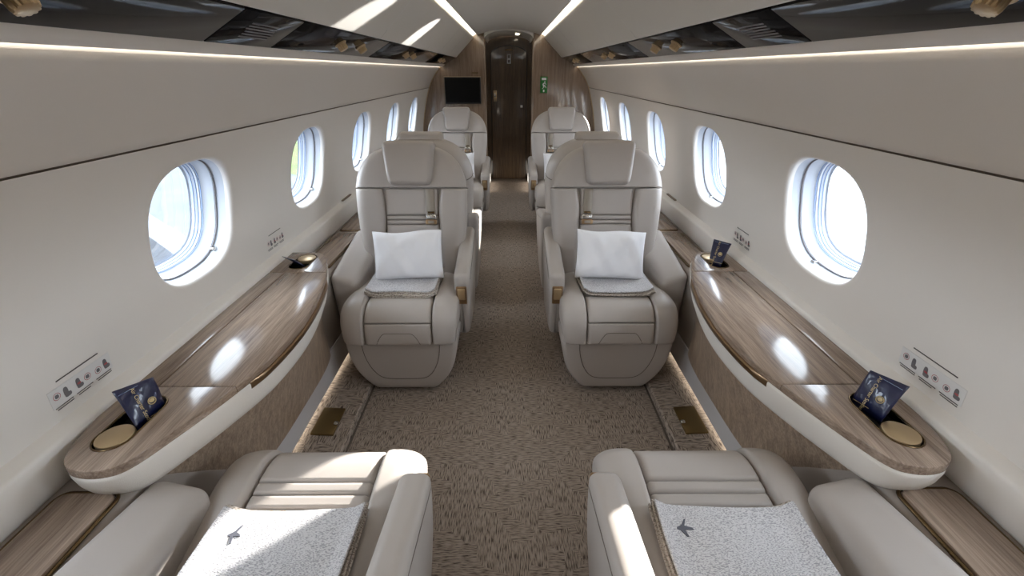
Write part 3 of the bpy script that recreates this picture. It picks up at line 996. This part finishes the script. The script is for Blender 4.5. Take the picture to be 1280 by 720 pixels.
# ------------------------------------------------------------------ side tables
OUT = catmull([(1.000, .86, 0), (.984, .775, 0), (.958, .724, 0), (.915, .702, 0), (.862, .702, 0), (.822, .728, 0), (.783, .82, 0), (.738, .955, 0), (.702, 1.10, 0), (.690, 1.26, 0), (.696, 1.40, 0), (.716, 1.54, 0), (.748, 1.69, 0), (.792, 1.83, 0), (.832, 1.92, 0), (.868, 1.962, 0), (.92, 1.975, 0), (1.012, 1.975, 0)], 6)
OUT = [(p.x, p.y) for p in OUT]
TZ = 0.662
def build_table(sg):
    root = empty('side_table')
    def mir(vf): return [(sg * p[0], p[1], p[2]) for p in vf[0]], vf[1]
    ya, yb, xs = 0.985, 1.745, 0.936
    g_ = .0012
    near = [p for p in OUT if p[1] < ya - g_ and p[0] < 1.2]
    near = [p for i, p in enumerate(OUT) if p[1] < ya - g_ ]
    xo_a = interp([(p[1], p[0]) for p in OUT if .75 < p[1] < 1.9], ya)
    xo_b = interp([(p[1], p[0]) for p in OUT if .75 < p[1] < 1.9], yb)
    polys = {'near': near + [(xo_a, ya - g_), (1.012, ya - g_)],
             'far': [(xo_b, yb + g_)] + [p for p in OUT if p[1] > yb + g_] + [(1.012, yb + g_)],
             'leaf': [(xo_a, ya + g_)] + [p for p in OUT if ya + g_ < p[1] < yb - g_] + [(xo_b, yb - g_), (xs - g_, yb - g_), (xs - g_, ya + g_)],
             'strip': [(xs + g_, ya + g_), (1.012, ya + g_), (1.012, yb - g_), (xs + g_, yb - g_)]}
    for key, nm in (('leaf', 'table_leaf'), ('strip', 'back_strip')):
        sharp(mk(nm, *mir(prism(polys[key], TZ - .022, TZ, .004)), 'wood_top', root), 50)
    for key, cy0, cy1, lidy in (('near', .755, .945, .800), ('far', 1.775, 1.945, 1.898)):
        cxp = .905
        o = mk('table_end', *mir(prism(polys[key], TZ - .022, TZ, .004)), 'wood_top', root)
        r = .041
        st = []
        for k in range(13): a = PI + PI * k / 12; st.append((cxp + r * math.cos(a), cy0 + r + r * math.sin(a)))
        for k in range(13): a = PI * k / 12; st.append((cxp + r * math.cos(a), cy1 - r + r * math.sin(a)))
        pv, pf = prism(st, TZ - .05, TZ + .02, 0.0001)
        boolean_cut(o, mir((pv, pf)))
        o.data.shade_smooth(); sharp(o, 40)
        # pocket liner: walls and floor under the opening
        n = len(st)
        V = [(x, y, TZ - .004) for x, y in st] + [(x, y, TZ - .055) for x, y in st]
        pk = mk('pocket', *mir((V, grid_faces(n, 2, True) + [tuple(range(n, 2 * n))])), 'void', o)
        # rim and lid of the cup holder
        mk('pocket_rim', *mir(tube([(x, y, TZ + .0005) for x, y in st], .0022, 6, True)), 'bronze_dark', o)
        V, F = disc_prism(cxp, lidy, .0385, .0385, TZ - .012, TZ + .004, 48, .003)
        lid = mk('cup_lid', *mir((V, F)), 'gold', o)
        sharp(lid, 40)
    # cream fascia
    def level(dz, ins, ey):
        cy = 1.337
        out = []
        for x, y in OUT:
            t = (y - cy) / .64
            out.append((min(1.012, x + ins), cy + (y - cy) * (1 - ey), TZ - dz))
        return out
    lv = [level(.022, .0015, .002), level(.026, -.001, -.001), level(.034, -.001, -.001), level(.066, .002, .012), level(.094, .008, .035), level(.111, .014, .058), level(.120, .022, .075), level(.123, .045, .10), level(.123, .10, .18)]
    V = [p for l in lv for p in l]
    fas = mk('fascia', *mir((V, grid_faces(len(OUT), len(lv)))), 'fascia', root)
    # bronze pull under the leaf's edge
    seg = [p for p in OUT if ya + .02 < p[1] < yb - .02]
    V = []
    sec = [(0.004, -.020), (-.004, -.020), (-.0075, -.024), (-.0075, -.036), (-.004, -.041), (.004, -.041)]
    for i, (x, y) in enumerate(seg):
        e = 1.0 if 1 < i < len(seg) - 2 else (0.2 if i in (0, len(seg) - 1) else .7)
        for dx, dz in sec: V.append((x + dx * e, y, TZ + dz))
    F = grid_faces(len(sec), len(seg), True) + [tuple(range(len(sec))), tuple(range((len(seg) - 1) * len(sec), len(seg) * len(sec)))]
    sharp(mk('edge_pull', *mir((V, F)), 'bronze', fas), 40)
    # curved veneer panel below
    V = []; n = 40; m = 10
    ob = level(.123, .040, .09)
    ob = [p for p in ob if p[0] < .93]
    for j in range(m + 1):
        v = j / m
        for i in range(n + 1):
            t = i / n
            a = ob[min(len(ob) - 1, int(t * (len(ob) - 1)))]; b = ob[min(len(ob) - 1, int(t * (len(ob) - 1)) + 1)]
            fr = t * (len(ob) - 1) - int(t * (len(ob) - 1))
            px, py = a[0] + (b[0] - a[0]) * fr, a[1] + (b[1] - a[1]) * fr
            qx, qy = .826 + .03 * (2 * t - 1) ** 4, 1.10 + .74 * t
            w = v ** .85
            V.append((px + (qx - px) * w, py + (qy - py) * v, .541 + (.20 - .541) * v))
    mk('veneer_panel', *mir((V, grid_faces(n + 1, m + 1))), 'wood_panel', root)
    return root
tb_lab = {(0, -1): 'long bowed wooden side table beside the sunlit blanket seat', (0, 1): 'long bowed wooden side table beside the bird-mark blanket seat',
          (1, -1): 'bowed wooden side table before the bulkhead, monitor side', (1, 1): 'bowed wooden side table before the bulkhead, exit-sign side'}
for sg in (-1, 1):
    t = build_table(sg)
    tag(t, tb_lab[(0, sg)], 'table', 'bowed side tables')
    t2 = copy_tree(t)
    t2.location = (0, 2.33, 0)
    tag(t2, tb_lab[(1, sg)], 'table', 'bowed side tables')

# ------------------------------------------------------------------ sachets in the table pockets
def sachet(B0, B1, T0, T1, label, lettering=True, flipx=False):
    """a thin sealed packet; B = bottom corners, T = top corners"""
    B0, B1, T0, T1 = map(Vector, (B0, B1, T0, T1))
    c = (B0 + B1 + T0 + T1) / 4
    root = None
    xd = ((B1 - B0) + (T1 - T0)).normalized()
    up = ((T0 - B0) + (T1 - B1)).normalized()
    nrm = xd.cross(up).normalized()
    n = 12; V = []
    for side in (1, -1):
        for j in range(n + 1):
            for i in range(n + 1):
                s, t = i / n, j / n
                p = (B0 * (1 - s) + B1 * s) * (1 - t) + (T0 * (1 - s) + T1 * s) * t - c
                e = math.sin(PI * s) * math.sin(PI * t)
                V.append(p + nrm * side * (.0008 + .004 * max(0, e) ** .6) + nrm * .004 * math.sin(PI * t) + nrm * .0008 * math.sin(20 * s + 9 * t))
    m = (n + 1) ** 2
    F = grid_faces(n + 1, n + 1); F += [tuple(i + m for i in f) for f in F]
    def bi(i, j): return j * (n + 1) + i
    edge = [bi(i, 0) for i in range(n)] + [bi(n, j) for j in range(n)] + [bi(n - i, n) for i in range(n)] + [bi(0, n - j) for j in range(n)]
    for a, b in zip(edge, edge[1:] + edge[:1]): F.append((a, b, b + m, a + m))
    o = mk('sachet', V, F, 'sachet')
    o.location = c
    tag(o, label, 'sachet', 'navy sachets in the table pockets')
    if lettering:
        w = ((B1 - B0).length + (T1 - T0).length) / 2; h = ((T0 - B0).length + (T1 - B1).length) / 2
        X, Y = -up, xd      # reads downwards along the packet
        Z = X.cross(Y)
        def fr(du, dv, out=.0105):
            p = xd * du * w + up * dv * h + nrm * out
            return Matrix(((X.x, Y.x, Z.x, p.x), (X.y, Y.y, Z.y, p.y), (X.z, Y.z, Z.z, p.z), (0, 0, 0, 1)))
        text_mesh('lettering', 'Air Charter Scotland', h * .115, 'gold_ink', o, fr(-.12, -.04))
        # round emblem: ring with a solid crest in it
        e = fr(.16, -.02)
        ring = mk('emblem', *merge(tube([(.0085 * math.cos(2 * PI * k / 20), .0085 * math.sin(2 * PI * k / 20), 0) for k in range(20)], .0011, 5, True), disc_prism(-.001, 0, .0052, .0062, -.001, .0006, 14, .0003)), 'gold_ink', o)
        ring.matrix_local = e
        for dd in (.36, -.40):
            ln = mk('seal_line', *box(0, 0, 0, .0012, w * .9, .0004), 'gold_ink' if dd < 0 else 'seal', o, smooth=False)
            ln.matrix_local = fr(0, dd + .06, .0052)
    return o
sachet((-.880, .832, .640), (-.878, .922, .640), (-.928, .858, .744), (-.872, .915, .744), 'navy foil sachet standing in the table pocket beside sunlit blanket seat')
sachet((.885, .935, .640), (.905, .855, .640), (.905, .935, .742), (.948, .866, .744), 'navy foil sachet standing in the table pocket beside bird-mark blanket seat')
sachet((.885, 1.865, .640), (.925, 1.835, .640), (.915, 1.925, .740), (.966, 1.862, .740), 'navy sachet in the far table pocket by a pillow seat, printed side showing')
sachet((-.878, 1.832, .640), (-.925, 1.862, .640), (-.928, 1.795, .700), (-.975, 1.825, .700), 'navy sachet seen edge-on in the far table pocket by a pillow seat', lettering=False)

# ------------------------------------------------------------------ instruction placards on the walls
def placard(sg, y0, y1, zc, hgt, label, back):
    root = empty('instruction_placard', (0, 0, 0))
    tag(root, label, 'placard', 'instruction placards on the sidewalls')
    W_ = y1 - y0
    def P(u, v, out):          # u 0..1 along towards +y for left wall reading order, v up in metres
        y = y0 + u * W_ if sg < 0 else y1 - u * W_
        z = zc + v
        nm = wall_nrm(z)
        return (sg * (XW(z) - nm.x * out), y, z - nm.y * out)
    def quad(name, u0, u1, v0, v1, out, mat, par):
        V = [P(u, v, o_) for o_ in (out - .0006, out) for u, v in ((u0, v0), (u1, v0), (u1, v1), (u0, v1))]
        return mk(name, V, [(0, 1, 2, 3), (4, 5, 6, 7), (0, 1, 5, 4), (1, 2, 6, 5), (2, 3, 7, 6), (3, 0, 4, 7)], mat, par, smooth=False)
    def blob(name, uc, vc, ru, rv, out, mat, par, n=16, hole_=0, pw=2):
        e = 2 / pw
        def q(k, s):
            c, t = math.cos(2 * PI * k / n), math.sin(2 * PI * k / n)
            return uc + s * ru / W_ * math.copysign(abs(c) ** e, c), vc + s * rv * math.copysign(abs(t) ** e, t)
        if hole_:
            V = [P(*q(k, s), out) for s in (1, hole_) for k in range(n)]
            return mk(name, V, grid_faces(n, 2, True), mat, par, smooth=False)
        V = [P(*q(k, 1), out) for k in range(n)]
        return mk(name, V, [tuple(range(n))], mat, par, smooth=False)
    s = hgt / .05
    if back:
        bp = quad('backing', 0.0, 1.0, -hgt / 2, hgt / 2, .0012, 'placard', root)
    else: bp = root
    quad('heading', .16, .84, hgt * .78, hgt * .84, .0012, 'ink', root)
    for k, (uc, red) in enumerate(((.17, 0), (.5, 0), (.83, 1))):
        uo = -.07 if k != 1 else .08
        c = blob('icon_ring', uc + uo, .004 * s * (1 - k), .010 * s, .010 * s, .0018, 'icon_red', root, 20, .86)
        blob('icon_figure', uc + uo, .004 * s * (1 - k), .0055 * s, .0055 * s, .0018, 'icon_grey', c, 10, 0, 3)
        f = blob('icon_seat', uc - uo * .9, .001 * s, .0065 * s, .0135 * s, .0018, 'icon_grey', root, 14, 0, 2.6)
        blob('icon_seat_base', uc - uo * .9 + .02, -.009 * s, .0095 * s, .006 * s, .0019, 'icon_grey', f, 14, 0, 3)
        if red or k == 1:
            blob('icon_stripe', uc - uo * .9 + .01, -.001 * s, .006 * s, .003 * s, .0022, 'icon_red', f, 10)
        for r_ in range(2):
            quad('caption', uc - .14 + .02 * r_, uc + .13 - .05 * r_ * (k % 2), -hgt * (.53 + .12 * r_), -hgt * (.49 + .12 * r_), .0018, 'ink', root)
placard(-1, .815, .985, .748, .046, 'white instruction placard with seat icons above table beside sunlit blanket seat', True)
placard(1, .815, 1.000, .748, .046, 'white instruction placard with seat icons above table beside bird-mark blanket seat', True)
placard(-1, 1.825, 1.985, .748, .044, 'grey seat icon decal above far table end, monitor side', False)
placard(1, 1.825, 1.985, .748, .044, 'grey seat icon decal above far table end, exit-sign side', False)

# ------------------------------------------------------------------ floor plates on the carpet steps
for sg in (-1, 1):
    fp = empty('floor_plate', (sg * 0.785, 1.535, 0.049))
    fp.rotation_euler = (0, sg * -R(4), 0)
    V, F = rbox(0.095, 0.165, 0.010, 0.003, 3)
    mk('plate', V, F, 'floor_plate', fp)
    V, F = rbox(0.02, 0.02, 0.014, 0.006, 4)
    k = mk('latch_knob', V, F, 'chrome', fp); k.location = (-sg * .040, -.02, .008)
    tag(fp, 'brass hatch plate with chrome knob on carpet step, %s side' % SIDE[sg], 'hatch plate', 'brass plates on the carpet steps')

# ------------------------------------------------------------------ monitor, exit sign, small plates on the bulkhead
mon = empty('monitor', (-0.532, Y1 - .002, 1.21))
tag(mon, 'flat black screen mounted on the veneered bulkhead', 'monitor')
V, F = rbox(0.415, 0.03, 0.285, 0.005, 3); o = mk('bezel', V, F, 'black', mon); o.location = (0, -.016, 0)
V, F = box(0, -.0325, 0.004, 0.395, 0.003, 0.258); mk('screen', V, F, 'screen', mon, smooth=False)
V, F = box(0, -.020, .1445, 0.42, 0.03, 0.004); mk('top_trim', V, F, 'gold', mon, smooth=False)
ex = empty('exit_sign', (0.402, Y1 - .001, 1.270))
tag(ex, 'green upright exit sign with white running figure on bulkhead', 'sign')
V, F = rbox(0.082, 0.014, 0.172, 0.003, 2); o = mk('sign_plate', V, F, 'green', ex); o.location = (0, -.008, 0)
fig = [(-.004, .012), (.012, .020), (.022, .006), (.027, .010), (.014, .030), (-.008, .024), (-.020, .008), (-.016, .004), (-.010, .010), (-.014, -.004), (-.004, -.018), (-.022, -.036), (-.016, -.040), (.006, -.018), (.002, -.006), (.012, -.012), (.026, -.030), (.032, -.026), (.016, -.002)]
m = mk('running_figure', *sheet([(x * .95, z - .005) for x, z in fig], -.0165, .002), 'white', ex, smooth=False)
m = mk('figure_head', *tube([(0.010, -.0165, .032), (.010, -.0150, .032)], .0075, 12), 'white', ex)
arr = [(-.006, -.050), (.006, -.050), (.006, -.062), (.014, -.062), (0, -.078), (-.014, -.062), (-.006, -.062)]
mk('arrow', *sheet(arr, -.0165, .002), 'white', ex, smooth=False)
mk('door_outline', *sheet([(-.026, .050), (.026, .050), (.026, .074), (-.026, .074)], -.0165, .002), 'white', ex, smooth=False)
V, F = box(-0.39, Y1 - .003, 1.395, 0.075, 0.005, 0.012)
tag(mk('name_plate', V, F, 'bronze_dark', smooth=False), 'tiny brown plate above the bulkhead monitor', 'plate')
